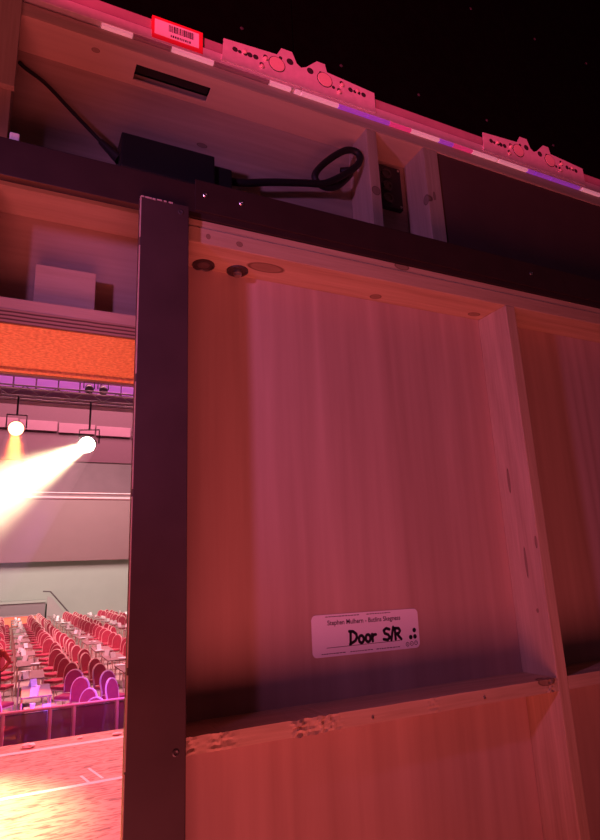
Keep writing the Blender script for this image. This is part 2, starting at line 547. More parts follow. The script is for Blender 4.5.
# ------------------------------------------------------------------ the sliding door
dr = thing('sliding_door', 'pine framed plywood sliding door seen from behind with paper name label', 'door', (0.9, 0.85, -1.44))
ZB = -1.43
obj('plywood_panel', nbox(0.19, 0.878, 0.88, 0.889, ZB, 0.5305), M_PLY, dr)
obj('plywood_panel', nbox(0.8782, 1.62, 0.88, 0.889, ZB, 0.5305), M_PLY, dr)
obj('top_rail', nbox(0.19, 1.62, 0.801, 0.88, 0.503, 0.5305, bev=0.0015), M_RAIL, dr)
obj('top_batten', nbox(0.19, 1.62, 0.803, 0.88, 0.5312, 0.5445, bev=0.001), M_RAIL, dr)
obj('stile', nbox(0.19, 0.2125, 0.808, 0.88, ZB, 0.503, bev=0.0015), M_STILE, dr)
obj('stile', nbox(0.866, 0.8905, 0.80, 0.88, ZB, 0.503, bev=0.0018), M_STILE, dr)
obj('stile', nbox(1.595, 1.62, 0.80, 0.88, ZB, 0.503, bev=0.0018), M_STILE, dr)


def rough_rail(x0, x1, y0, y1, z0, z1, seed, spots):
    """a rail whose front arris is splintered at a few places"""
    bm = bmesh.new()
    rnd = random.Random(seed)
    nx = int((x1 - x0) / 0.003)
    nz = 6
    grid = []
    for i in range(nx + 1):
        x = x0 + (x1 - x0) * i / nx
        col = []
        for k in range(nz + 1):
            z = z0 + (z1 - z0) * k / nz
            amp = 0
            for (sx, sw, sa) in spots:
                amp += sa * math.exp(-((x - sx) / sw) ** 2)
            n1 = mnoise.noise(Vector((x * 130 + seed, z * 260, 0.3))) + 0.5 * mnoise.noise(Vector((x * 420, z * 500, 4.1 + seed)))
            n2 = mnoise.noise(Vector((x * 170, z * 170, 9.7 + seed)))
            y = y0 + min(0.35, n1 - 0.3) * amp * 1.1 + 0.0005 * math.sin(x * 60)
            zz = z + n2 * amp * 0.7
            col.append(bm.verts.new((x, y, zz)))
        grid.append(col)
    for i in range(nx):
        for k in range(nz):
            bm.faces.new((grid[i][k], grid[i + 1][k], grid[i + 1][k + 1], grid[i][k + 1]))
    bt = [bm.verts.new((c[-1].co.x, y1, z1)) for c in grid]
    bb = [bm.verts.new((c[0].co.x, y1, z0)) for c in grid]
    for i in range(nx):
        bm.faces.new((grid[i][-1], grid[i + 1][-1], bt[i + 1], bt[i]))
        bm.faces.new((grid[i][0], bb[i], bb[i + 1], grid[i + 1][0]))
        bm.faces.new((bt[i], bt[i + 1], bb[i + 1], bb[i]))
    bm.faces.new(grid[0] + [bt[0], bb[0]])
    bm.faces.new(grid[-1][::-1] + [bb[-1], bt[-1]])
    return bm


obj('mid_rail', rough_rail(0.2125, 0.8655, 0.8005, 0.88, -0.2155, -0.1945, 2,
                           [(0.222, 0.007, 0.0035), (0.262, 0.018, 0.0028), (0.372, 0.009, 0.0048), (0.41, 0.022, 0.0034), (0.60, 0.012, 0.0012), (0.848, 0.010, 0.003)]), M_RAIL, dr)
obj('mid_rail', rough_rail(0.891, 1.5945, 0.8005, 0.88, -0.2155, -0.1945, 5, [(1.0, 0.02, 0.002), (1.4, 0.02, 0.002)]), M_RAIL, dr)
for x0, x1 in ((0.2125, 0.8655), (0.891, 1.5945)):
    obj('bottom_rail', nbox(x0, x1, 0.8005, 0.88, ZB, ZB + 0.025, bev=0.0015), M_RAIL, dr)
# screws and nail heads
for (x, y, z) in ((0.49, 0.8003, -0.2075), (0.70, 0.8003, -0.206)):
    screw(dr, x, y - 0.0005, z, 0.002)
# bolt holes in the top rail, their shade coloured onto shallow cups
for k, (hx, hy) in enumerate(((0.259, 0.864), (0.318, 0.862))):
    bm = bmesh.new()
    lathe(bm, [(0.0185, 0.0), (0.0185, -0.0030), (0.0168, -0.0034), (0.0150, -0.0010), (0.001, -0.0010)], (hx, hy, 0.5032), axis='z', seg=28)
    cup = obj('bolt_cup', bm, plain('hole_shade_steel', (0.075, 0.05, 0.05), 0.5, 0.3), dr)
    bm = bmesh.new()
    if k == 0:
        lathe(bm, [(0.010, 0), (0.010, -0.0022), (0.007, -0.0030), (0.0, -0.0030)], (hx, hy, 0.5035), axis='z', seg=20)
        obj('washer', bm, plain('worn_washer', (0.16, 0.11, 0.11), 0.5, 0.4), cup)
    else:
        lathe(bm, [(0.0075, 0.001), (0.0075, -0.010), (0.0055, -0.013), (0.0, -0.013)], (hx - 0.001, hy - 0.003, 0.5035), axis='z', seg=6)
        obj('bolt_head', bm, M_SCREW, cup)

# name label, slightly tilted on the plywood
LY = 0.8796
lab_c = Vector((0.540, LY, -0.100))
lab_r = Matrix.Rotation(math.radians(0.4), 4, 'Y')
LW, LH = 0.205, 0.0635


def rrect(w, h, r, n=6):
    o = []
    for cx, cz, a0 in ((w / 2 - r, h / 2 - r, 0), (-w / 2 + r, h / 2 - r, 90), (-w / 2 + r, -h / 2 + r, 180), (w / 2 - r, -h / 2 + r, 270)):
        for i in range(n + 1):
            a = math.radians(a0 + 90 * i / n)
            o.append((cx + r * math.cos(a), cz + r * math.sin(a)))
    return o


def on_label(bm, lift=0.0):
    bmesh.ops.transform(bm, matrix=Matrix.Translation(lab_c - Vector((0, lift, 0))) @ lab_r, verts=bm.verts[:])
    return bm


bm = prism(bmesh.new(), rrect(LW, LH, 0.008), 0, -0.0003)
lab = obj('name_label', on_label(bm), M_LABEL, dr)
lab['label'] = 'white rounded paper label hand lettered Door S/R'


def flat_poly(bm, pts, w):
    """flat pen stroke of width w through (x,z) points, round caps"""
    for (a, b_) in zip(pts, pts[1:]):
        ax, az = a; bx, bz = b_
        dx, dz = bx - ax, bz - az
        l = math.hypot(dx, dz) or 1e-6
        nx, nz = -dz / l * w / 2, dx / l * w / 2
        bm.faces.new([bm.verts.new((p[0], 0, p[1])) for p in ((ax + nx, az + nz), (bx + nx, bz + nz), (bx - nx, bz - nz), (ax - nx, az - nz))])
    for i, (x, z) in enumerate(pts):
        y = -0.00001 * (1 + i % 2)
        bm.faces.new([bm.verts.new((x + w / 2 * math.cos(2 * PI * k / 10), y, z + w / 2 * math.sin(2 * PI * k / 10))) for k in range(10)])


def arc(cx, cz, rx, rz, a0, a1, n=10):
    return [(cx + rx * math.cos(math.radians(a0 + (a1 - a0) * i / n)), cz + rz * math.sin(math.radians(a0 + (a1 - a0) * i / n))) for i in range(n + 1)]


# marker strokes, in label millimetres from its centre
PX = LW / 400.0      # one unit of the measured lettering
strokes = [
    [(-57, 6), (-59, -30)], [(-62, 7), (-48, 6), (-37, -2), (-35, -12), (-41, -22), (-61, -31)],
    arc(-19, -19, 9, 11, 90, 450, 14), arc(6, -18, 9, 11, 90, 450, 14),
    [(22, -7), (23, -28)], [(23, -16), (28, -9), (36, -9)],
    [(89, 3), (77, 7), (67, 1), (70, -8), (83, -13), (89, -21), (80, -29), (65, -26)],
    [(104, 9), (94, -30)],
    [(110, 5), (111, -29)], [(108, 5), (125, 4), (130, -4), (125, -11), (111, -13)], [(117, -13), (133, -30)],
]
bm = bmesh.new()
for s in strokes:
    flat_poly(bm, [((x - 6) * PX, z * PX) for x, z in s], 9 * PX)
obj('handwriting', on_label(bm, 0.0005), M_INK, lab)
# printed rules and small print
bm = bmesh.new()
flat_poly(bm, [(-150 * PX, -36 * PX), (122 * PX, -34 * PX)], 1.6 * PX)
obj('ruled_line', on_label(bm, 0.0004), M_INKG, lab)
bm = bmesh.new()
rnd = random.Random(4)
for (x0, x1, z) in ((-168, -84, -53), (-66, 14, -53), (30, 118, -53), (-150, -30, 55), (0, 90, 55)):
    x = x0
    while x < x1:
        w = rnd.uniform(3, 9)
        flat_poly(bm, [(x * PX, z * PX), (min(x + w, x1) * PX, z * PX)], 2.4 * PX)
        x += w + 4
obj('small_print', on_label(bm, 0.0004), M_INKG, lab)
# dot emblem
bm = bmesh.new()


def disc(bm, x, z, r, y=0.0, n=16):
    bm.faces.new([bm.verts.new((x + r * math.cos(2 * PI * k / n), y, z + r * math.sin(2 * PI * k / n))) for k in range(n)])


for x, z in ((181, -6), (165, -27), (182, -26)):
    disc(bm, x * PX, z * PX, 7.2 * PX)
for x, z in ((150, -48), (167, -47), (184, -46)):
    pts = arc(x * PX, z * PX, 6 * PX, 6 * PX, 0, 360, 16)
    flat_poly(bm, pts, 1.8 * PX)
    disc(bm, x * PX, z * PX, 1.6 * PX)
obj('dot_emblem', on_label(bm, 0.0005), M_INK, lab)
# printed title
fc = bpy.data.curves.new('title', 'FONT')
fc.body = 'Stephen Mulhern - Butlins Skegness'
fc.size = 0.0125
fc.align_x = 'CENTER'
fc.offset = 0.00022
fo = bpy.data.objects.new('title_tmp', fc)
C.objects.link(fo)
bpy.context.view_layer.update()
tm = bpy.data.meshes.new_from_object(fo.evaluated_get(bpy.context.evaluated_depsgraph_get()))
bpy.data.objects.remove(fo)
bm = bmesh.new(); bm.from_mesh(tm)
xs = [v.co.x for v in bm.verts]
k = 0.140 / (max(xs) - min(xs))
for v in bm.verts:
    v.co = Vector((v.co.x * k - 0.004, 0, v.co.y * k * 1.05 + 0.0155))
obj('printed_title', on_label(bm, 0.0004), M_INKG, lab)

# ------------------------------------------------------------------ things in the header cavity
ad = thing('power_adapter', 'black power supply brick lying in the header with looped black cable', 'power supply', (0.22, 0.955, 0.70))
obj('body', nbox(0.128, 0.300, 0.925, 0.99, 0.701, 0.771, bev=0.003), M_PLAST, ad)
obj('end_block', nbox(0.298, 0.338, 0.935, 0.985, 0.701, 0.760, bev=0.004), M_PLAST, ad)
cab = tube(bmesh.new(), smooth_path([(0.335, 0.955, 0.748), (0.37, 0.953, 0.752), (0.43, 0.95, 0.768), (0.50, 0.95, 0.786), (0.552, 0.95, 0.800), (0.61, 0.948, 0.842),
                                     (0.642, 0.948, 0.878), (0.640, 0.95, 0.903), (0.612, 0.952, 0.902), (0.570, 0.953, 0.868), (0.536, 0.953, 0.828),
                                     (0.532, 0.955, 0.806), (0.556, 0.958, 0.797), (0.590, 0.962, 0.812), (0.622, 0.968, 0.848), (0.634, 0.975, 0.872), (0.618, 0.99, 0.878)], 8), 0.0075, 10)
obj('cable', cab, M_RUB, ad, smooth=True)
cord = tube(bmesh.new(), smooth_path([(-0.046, 1.0, 0.921), (-0.035, 1.0, 0.912), (0.0, 0.995, 0.887), (0.05, 0.985, 0.832), (0.09, 0.97, 0.782), (0.118, 0.958, 0.745)], 8), 0.0035, 8)
obj('cord', cord, M_RUB, ad, smooth=True)
obj('strain_relief', cyl(bmesh.new(), (0.098, 0.965, 0.770), (0.130, 0.955, 0.735), 0.0055, 0.010, 10), M_RUB, ad)

of = obj('plywood_offcut', nbox(0.007, 0.101, 0.968, 0.986, 0.4245, 0.508, bev=0.001), M_HRAIL)
tag(of, 'small plywood offcut block standing on the lower header ledge', 'wood block')
sk = thing('cable_socket', 'small black socket plate between two header timbers', 'socket', (0.735, 1.005, 0.82))
obj('plate', nbox(0.702, 0.790, 0.996, 1.0095, 0.822, 0.935, bev=0.002), M_PLAST, sk)
M_SOCK = plain('socket_grey', (0.07, 0.06, 0.06), 0.4)
for z in (0.845, 0.878, 0.911):
    bm = bmesh.new(); lathe(bm, [(0.013, 0), (0.013, 0.004), (0.009, 0.004), (0.008, 0.001)], (0.748, 0.996, z), axis='y', seg=18)
    obj('port', bm, M_SOCK, sk)
for x, z in ((0.709, 0.829), (0.783, 0.829), (0.709, 0.928), (0.783, 0.928)):
    screw(sk, x, 0.9955, z, 0.003)
cl = thing('cable_clip', 'tiny pale plastic cable clip on top of the black track', 'clip', (-0.034, 0.82, 0.606))
obj('clip_body', nbox(-0.041, -0.028, 0.812, 0.822, 0.606, 0.626, bev=0.002), plain('pale_plastic', (0.95, 0.85, 0.8), 0.35), cl)
obj('reflected_line', tube(bmesh.new(), [(-0.030, 0.815, 0.612), (0.01, 0.815, 0.610), (0.03, 0.815, 0.608)], 0.0013, 6), plain('reflected_line_tone', (0.3, 0.2, 0.2), 0.3), cl)  # thin tube drawn in for a faint reflected line

# ------------------------------------------------------------------ LED video wall
PITCH = 0.684
J0 = 0.493                         # first visible joint between two cabinets
LYF = 0.924                        # back face of the aluminium rail
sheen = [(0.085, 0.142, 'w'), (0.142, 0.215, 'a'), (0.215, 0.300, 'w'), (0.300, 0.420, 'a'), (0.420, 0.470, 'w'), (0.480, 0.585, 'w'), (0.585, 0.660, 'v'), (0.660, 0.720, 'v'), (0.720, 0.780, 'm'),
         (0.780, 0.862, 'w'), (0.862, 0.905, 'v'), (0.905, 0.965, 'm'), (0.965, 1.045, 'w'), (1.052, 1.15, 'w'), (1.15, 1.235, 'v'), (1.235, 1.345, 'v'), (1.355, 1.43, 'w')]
for k in range(-1, 3):
    x0 = J0 + PITCH * k + 0.0008
    x1 = x0 + PITCH - 0.0016
    lab_k = {-1: 'black video wall cabinet carrying a red and white barcode sticker', 0: 'black video wall cabinet between two coupling plates',
             1: 'black video wall cabinet right of the second coupling plate', 2: 'black video wall cabinet at the far end of the row'}[k]
    p = thing('led_panel', lab_k, 'video panel', ((x0 + x1) / 2, 0.95, 0.985), 'video wall cabinets')
    obj('cabinet', nbox(x0, x1, 0.950, 1.005, 1.0, 1.99, bev=0.002), M_LEDB, p)
    obj('bottom_rail', nbox(x0, x1, LYF, 0.955, 0.9935, 1.0165, bev=0.001), M_ALU, p)
    obj('back_rail', nbox(x0, x1, LYF + 0.008, 0.953, 1.0172, 1.050, bev=0.0015), M_ALUD, p)
    obj('rail_groove', nbox(x0, x1, LYF + 0.002, LYF + 0.01, 1.0160, 1.0185), M_DARK, p)
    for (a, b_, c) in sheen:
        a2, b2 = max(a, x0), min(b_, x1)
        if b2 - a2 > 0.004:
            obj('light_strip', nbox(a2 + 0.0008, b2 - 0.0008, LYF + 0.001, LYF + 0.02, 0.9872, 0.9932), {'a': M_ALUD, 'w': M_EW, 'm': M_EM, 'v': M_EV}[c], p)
    obj('face_strip', nbox(x0, x1, LYF + 0.0205, 1.005, 0.986, 0.9932), M_LEDB, p)
    for sx in (0.12, 0.34, 0.56):
        for sz in (1.13, 1.5, 1.85):
            bm = bmesh.new()
            lathe(bm, [(0.004, 0), (0.004, 0.001), (0.002, 0.0015)], (x0 + sx, 0.950, sz), axis='y', seg=10)
            obj('screw', bm, plain('dim_screw', (0.10, 0.09, 0.1), 0.4, 0.5), p)

plate_o = [(-0.178, 1.000), (0.186, 1.000), (0.186, 1.053), (0.064, 1.063), (0.060, 1.083), (0.040, 1.083), (0.012, 1.056), (0.0, 1.050), (-0.010, 1.057),
           (-0.020, 1.083), (-0.045, 1.083), (-0.056, 1.062), (-0.174, 1.054)]
for k in range(0, 3):
    xc = J0 + PITCH * k
    p = thing('coupling_plate', ['aluminium coupling plate beside the barcode sticker on the video wall', 'aluminium coupling plate further along the video wall rail', 'aluminium coupling plate at the far end of the video wall'][k],
              'bracket', (xc, LYF - 0.002, 1.0), 'video wall coupling plates')
    obj('plate', prism(bmesh.new(), [(xc + a, b_) for a, b_ in plate_o], LYF - 0.003, LYF - 0.0002), M_ALU, p)
    bm = bmesh.new()
    for hx, hz, hr in ((-0.150, 1.036, .006), (-0.118, 1.035, .006), (-0.128, 1.033, .004), (-0.140, 1.034, .004), (-0.105, 1.035, .006), (-0.083, 1.045, .005), (-0.092, 1.022, .005), (-0.068, 1.030, .004),
                       (-0.026, 1.055, .008), (0.022, 1.050, .008), (0.078, 1.028, .004), (0.100, 1.048, .005), (0.092, 1.026, .005), (0.122, 1.038, .006), (0.133, 1.037, .004), (0.144, 1.037, .004), (0.156, 1.037, .006), (-0.048, 1.056, .004), (0.048, 1.055, .004)):
        cyl(bm, (xc + hx, LYF - 0.0035, hz), (xc + hx, LYF - 0.0010, hz), hr, seg=12)
    h = obj('hole_shade', bm, M_DARK, p); h['kind'] = 'stuff'  # black discs on the plate, shade of the holes as colour
    for hx, hz in ((-0.057, 1.036), (0.057, 1.040)):
        bm = bmesh.new(); lathe(bm, [(0.0175, 0), (0.0175, 0.0012), (0.0160, 0.0016)], (xc + hx, LYF - 0.003, hz), axis='y', seg=24)
        rim = obj('lock_disc', bm, M_LOCK, p)
        bm = bmesh.new(); lathe(bm, [(0.0192, 0), (0.0192, 0.0005), (0.0178, 0.0006)], (xc + hx, LYF - 0.003, hz), axis='y', seg=24)
        obj('lock_ring', bm, M_DARK, rim)
    for hx, hz in ((-0.129, 1.037), (0.139, 1.040), (-0.083, 1.039), (-0.092, 1.016), (0.100, 1.042), (0.092, 1.020)):
        bm = bmesh.new(); lathe(bm, [(0.0042, 0), (0.0042, 0.003), (0.002, 0.004)], (xc + hx, LYF - 0.0035, hz), axis='y', seg=10)
        obj('pin', bm, M_LOCK, p)

st = thing('barcode_sticker', 'red and white barcode sticker on the video wall rail', 'sticker', (0.225, 0.924, 0.998))
SY = LYF - 0.0002
obj('backing', nbox(0.176, 0.276, SY - 0.0006, LYF + 0.0085, 0.9985, 1.0505, bev=0), M_STRED, st)
obj('white_field', nbox(0.181, 0.268, SY - 0.0010, SY - 0.0005, 1.0085, 1.044), M_STWH, st)
bm = bmesh.new(); rnd = random.Random(9)
x = 0.208
while x < 0.258:
    w = rnd.choice((0.0008, 0.0014, 0.0022))
    box(bm, x, x + w, SY - 0.0013, SY - 0.0008, 1.024, 1.040)
    x += w + rnd.choice((0.0009, 0.0015))
x = 0.212
while x < 0.252:
    w = rnd.choice((0.002, 0.003))
    box(bm, x, x + w, SY - 0.0013, SY - 0.0008, 1.0125, 1.0175)
    x += w + 0.0016
obj('barcode', bm, M_INK, st)

# ------------------------------------------------------------------ stage deck markings
M_TAPE = plain('white_floor_tape', (0.9, 0.88, 0.82), 0.6, noise=0.08)
for y, w, lab in ((6.33, 0.075, 'long white tape line along the stage front edge'), (5.11, 0.055, 'long white tape line crossing the stage deck further in')):
    tag(obj('floor_tape', nbox(-4, 4, y, y + w, -1.45, -1.4488), M_TAPE), lab, 'tape')
for k, (a, b_) in enumerate((((0.70, 5.53), (0.765, 5.20)), ((0.625, 5.36), (0.66, 5.17)))):
    bm = bmesh.new()
    d = (Vector((b_[0] - a[0], b_[1] - a[1], 0))).normalized(); nrm = Vector((-d.y, d.x, 0)) * 0.011
    pts = [Vector((a[0], a[1], 0)) + nrm, Vector((b_[0], b_[1], 0)) + nrm, Vector((b_[0], b_[1], 0)) - nrm, Vector((a[0], a[1], 0)) - nrm]
    lo = [bm.verts.new((q.x, q.y, -1.45)) for q in pts]; hi = [bm.verts.new((q.x, q.y, -1.4488)) for q in pts]
    bm.faces.new(hi); bm.faces.new(lo[::-1])
    for i in range(4):
        bm.faces.new((lo[i], lo[(i + 1) % 4], hi[(i + 1) % 4], hi[i]))
    tag(obj('marking_tape', bm, M_TAPE), ['longer white tape mark angled on the stage deck', 'shorter white tape mark angled on the stage deck'][k], 'tape')
for k, (x, y, s) in enumerate(((0.285, 6.50, 0.045), (0.745, 6.55, 0.02), (1.07, 6.47, 0.03))):
    bm = bmesh.new(); bmesh.ops.create_icosphere(bm, subdivisions=2, radius=1)
    rnd = random.Random(20 + k)
    for v in bm.verts:
        f = 1 + rnd.uniform(-0.25, 0.25)
        v.co = Vector((x + v.co.x * s * 1.4 * f, y + v.co.y * s * f, -1.45 + s * 0.45 + v.co.z * s * 0.45 * f))
        v.co.z = max(v.co.z, -1.45)
    tag(obj('paper_scrap', bm, M_TAPE), ['large crumpled white paper scrap on the stage edge', 'tiny crumpled white paper scrap on the stage edge', 'medium crumpled white paper scrap on the stage edge'][k], 'paper')

# ------------------------------------------------------------------ barrier in front of the stage
M_BAR = plain('barrier_metal', (0.55, 0.42, 0.62), 0.4, 0.2)


def mesh_mat():
    m, nt, b = nodes_of('barrier_mesh')
    L = nt.links.new
    t = nt.nodes.new('ShaderNodeBsdfTransparent')
    mx = nt.nodes.new('ShaderNodeMixShader')
    n = nt.nodes.new('ShaderNodeTexNoise'); n.inputs['Scale'].default_value = 6
    mr = nt.nodes.new('ShaderNodeMapRange'); mr.inputs['To Min'].default_value = 0.74; mr.inputs['To Max'].default_value = 0.86
    L(n.outputs['Fac'], mr.inputs[0]); L(mr.outputs[0], mx.inputs[0])
    b.inputs['Base Color'].default_value = (0.13, 0.07, 0.12, 1)
    b.inputs['Roughness'].default_value = 0.5
    L(t.outputs[0], mx.inputs[1]); L(b.outputs[0], mx.inputs[2])
    L(mx.outputs[0], nt.nodes['Material Output'].inputs['Surface'])
    return m


M_MESH = mesh_mat()
br = thing('crowd_barrier', 'low metal crowd barrier with dark see-through panels in front of the stage', 'barrier', (0.6, 7.2, -2.9))
posts = [-1.6, -1.15, -0.7, -0.35, 0.065, 0.505, 0.74, 1.18, 1.62, 2.05, 2.5, 2.95, 3.4, 3.85]
for x in posts:
    obj('post', cyl(bmesh.new(), (x, 7.2, -2.9), (x, 7.2, -1.265), 0.021, seg=10), M_BAR, br)
obj('top_rail', cyl(bmesh.new(), (-1.6, 7.2, -1.26), (3.85, 7.2, -1.26), 0.017, seg=10), M_BAR, br)
for a, b_ in zip(posts, posts[1:]):
    obj('mesh_panel', nbox(a + 0.022, b_ - 0.022, 7.196, 7.204, -2.86, -1.28), M_MESH, br)

# ------------------------------------------------------------------ hall chairs and tables
M_RED = plain('red_upholstery', (0.42, 0.05, 0.09), 0.85, noise=0.2, scale=12)
M_CFR = plain('chair_frame_gold', (0.80, 0.50, 0.46), 0.4, 0.1)
FLOOR = -2.9


def make_chair():
    root = bpy.data.objects.new('banquet_chair', None)
    root['_w'] = [0, 0, 0]
    C.objects.link(root)
    bm = nbox(-0.21, 0.21, -0.22, 0.20, 0.42, 0.49, bev=0.025)
    obj('seat', bm, M_RED, root, local=True)
    # arched back, facing -y, leaning back
    prof = [(-0.19, 0.50), (0.19, 0.50)] + [(0.205 * math.cos(math.radians(a)), 0.74 + 0.21 * math.sin(math.radians(a))) for a in range(0, 181, 18)]
    bm = prism(bmesh.new(), prof, 0.18, 0.225)
    for v in bm.verts:
        v.co.y += (v.co.z - 0.5) * 0.16
    obj('backrest', bm, M_RED, root, local=True)
    path = [(-0.2, 0.205, 0.42), (-0.2, 0.2, 0.55), ] + [(-0.215 * math.cos(math.radians(a)), 0.2 + (0.24 + 0.22 * math.sin(math.radians(a))) * 0.16, 0.74 + 0.22 * math.sin(math.radians(a))) for a in range(0, 181, 15)] + [(0.2, 0.2, 0.55), (0.2, 0.205, 0.42)]
    obj('back_frame', tube(bmesh.new(), path, 0.021, 6), M_CFR, root, local=True)
    obj('seat_frame', nbox(-0.2, 0.2, -0.21, 0.2, 0.395, 0.42), M_CFR, root, local=True)
    for sx in (-1, 1):
        for sy in (-1, 1):
            obj('leg', cyl(bmesh.new(), (sx * 0.18, sy * 0.18, 0.40), (sx * 0.2, sy * 0.21, 0), 0.014, 0.011, 6), M_CFR, root, local=True)
    return root


def copy_tree(o, parent=None):
    c = o.copy(); C.objects.link(c); c.parent = parent
    for ch in o.children:
        copy_tree(ch, c)
    return c


def make_table():
    root = bpy.data.objects.new('long_table', None)
    root['_w'] = [0, 0, 0]
    C.objects.link(root)
    obj('table_top', nbox(-0.28, 0.28, -0.75, 0.75, 0.72, 0.75, bev=0.006), plain('table_laminate', (0.30, 0.21, 0.20), 0.5), root, local=True)
    for sx in (-1, 1):
        for sy in (-1, 1):
            obj('leg', cyl(bmesh.new(), (sx * 0.26, sy * 0.62, 0.72), (sx * 0.28, sy * 0.64, 0), 0.018, 0.014, 6), M_CFR, root, local=True)
    return root


chair = make_chair(); first = [True]
table = make_table(); tfirst = [True]


def put(proto, flag, x, y, rz, label, cat, group):
    o = proto if flag[0] else copy_tree(proto)
    flag[0] = False
    o.location = (x, y, FLOOR + EYE)
    o.rotation_euler = (0, 0, rz)
    return tag(o, label, cat, group)


M_CUP = plain('white_china', (0.88, 0.86, 0.84), 0.4)


def cup_mesh():
    bm = bmesh.new()
    lathe(bm, [(0.035, 0), (0.05, 0.10), (0.046, 0.10), (0.032, 0.012)], (0, 0, 0), seg=12)
    o = bpy.data.meshes.new('cup'); bm.to_mesh(o); bm.free(); o.materials.append(M_CUP)
    return o


def card_mesh():
    bm = bmesh.new()
    pts = [(-0.06, 0.0), (0.0, 0.15), (0.06, 0.0), (0.054, 0.0), (0.0, 0.135), (-0.054, 0.0)]
    A = [bm.verts.new((-0.07, a, b_)) for a, b_ in pts]; B = [bm.verts.new((0.07, a, b_)) for a, b_ in pts]
    for i in range(6):
        bm.faces.new((A[i], A[(i + 1) % 6], B[(i + 1) % 6], B[i]))
    o = bpy.data.meshes.new('menu_card'); bm.to_mesh(o); bm.free(); o.materials.append(M_CUP)
    return o


def plate_mesh():
    bm = bmesh.new()
    lathe(bm, [(0.07, 0), (0.13, 0.018), (0.125, 0.022), (0.068, 0.006)], (0, 0, 0), seg=16)
    o = bpy.data.meshes.new('plate'); bm.to_mesh(o); bm.free(); o.materials.append(M_CUP)
    return o


SMALL = {'cup': cup_mesh(), 'menu_card': card_mesh(), 'plate': plate_mesh()}
rnd = random.Random(11)
ORD = ['first', 'second', 'third', 'fourth', 'fifth', 'sixth', 'seventh', 'eighth', 'ninth', 'tenth', 'eleventh', 'twelfth', 'thirteenth', 'fourteenth']
lines = [(0.72, 11.3, 'left of the aisle', 1), (2.98, 13.2, 'right of the aisle', -1), (5.15, 27.5, 'in the middle file', -1), (7.3, 38.0, 'in the outer file', -1)]
for (tx, y0, blk, aisle) in lines:
    y = y0
    i = 0
    while y < 44.0:
        tb = ORD[i] + ' table from the stage, ' + blk
        put(table, tfirst, tx, y + 0.6, rnd.uniform(-.03, .03), 'long banquet table, ' + ORD[i] + ' from the stage, ' + blk, 'table', 'banquet tables ' + blk)
        for dy in (0.0, 1.15):
            for side in (-1, 1):
                x = tx + side * 0.66
                yy = y + dy + rnd.uniform(-0.12, 0.12)
                if x / yy < -0.02 or x / yy > 0.20 or (abs(x + 0.13) < 0.8 and abs(yy - 16.2) < 0.75):
                    continue
                rz = side * math.radians(-48 + rnd.uniform(-14, 14))
                put(chair, first, x + rnd.uniform(-.05, .05), yy, rz, 'red chair, ' + ('aisle' if side == aisle else 'far') + ' side, ' + ('stage' if dy == 0 else 'rear') + ' end of ' + tb, 'chair', 'banquet chairs ' + blk)
        for q in range(3):
            kind = rnd.choice(('cup', 'cup', 'menu_card', 'plate', 'menu_card'))
            o = bpy.data.objects.new(kind, SMALL[kind])
            C.objects.link(o)
            o.location = (tx + rnd.uniform(-.17, .17), y + 0.0 + q * 0.55 + rnd.uniform(-.08, .08), FLOOR + EYE + 0.7505)
            o.rotation_euler = (0, 0, rnd.uniform(-.6, .6))
            tag(o, {'cup': 'white cup', 'menu_card': 'folded white card', 'plate': 'white plate'}[kind] + (' at stage end of ', ' mid ', ' at rear end of ')[q] + tb, {'cup': 'cup', 'menu_card': 'card', 'plate': 'plate'}[kind], 'table items ' + blk)
        y += 2.55
        i += 1

# ------------------------------------------------------------------ rear of the hall: raised bar and stair wall
bar = thing('bar_counter', 'low bar counter with glowing orange front at the hall rear', 'bar', (0.6, 47, -2.9))
obj('front_panel', nbox(-4, 2.25, 46.0, 46.1, -2.75, -2.12), plain('orange_front', (0.9, 0.2, 0.1), 0.5, emit=0.6, ecol=(1.0, 0.16, 0.09)), bar)
obj('counter_top', nbox(-4, 2.3, 45.95, 46.8, -2.12, -2.06), plain('bar_top', (0.4, 0.3, 0.3), 0.4), bar)
obj('base', nbox(-4, 2.25, 46.1, 46.8, -2.9, -2.12), plain('bar_base', (0.3, 0.22, 0.22), 0.6), bar)
pl = thing('raised_platform', 'grey raised platform wall behind the orange bar', 'platform', (0, 48, -2.9))
obj('wall_panel', nbox(-6, 2.6, 47.4, 49.4, -2.9, -1.30), plain('platform_grey', (0.25, 0.22, 0.22), 0.8), pl)
obj('ledge', nbox(-6, 2.7, 47.3, 49.4, -1.30, -1.15), M_WLOW, pl)
sr = thing('stair', 'grey stair with sloping side wall beside the raised platform', 'stair', (3.2, 48, -2.9))
obj('side_wall', prism(bmesh.new(), [(2.72, -2.9), (4.3, -2.9), (4.3, -2.6), (3.0, -1.0), (2.72, -0.9)], 47.3, 47.45), plain('stair_grey', (0.36, 0.36, 0.33), 0.8), sr)
for k in range(7):
    obj('step', nbox(2.72 + 0.2 * k, 2.92 + 0.2 * k, 47.45, 48.8, -2.9, -1.45 - 0.2 * k), plain('stair_grey', (0.36, 0.36, 0.33), 0.8), sr)
obj('handrail', tube(bmesh.new(), [(2.4, 47.3, -0.55), (2.9, 47.3, -0.6), (4.2, 47.3, -2.1)], 0.05, 8), plain('dark_rail', (0.1, 0.09, 0.09), 0.5), sr)

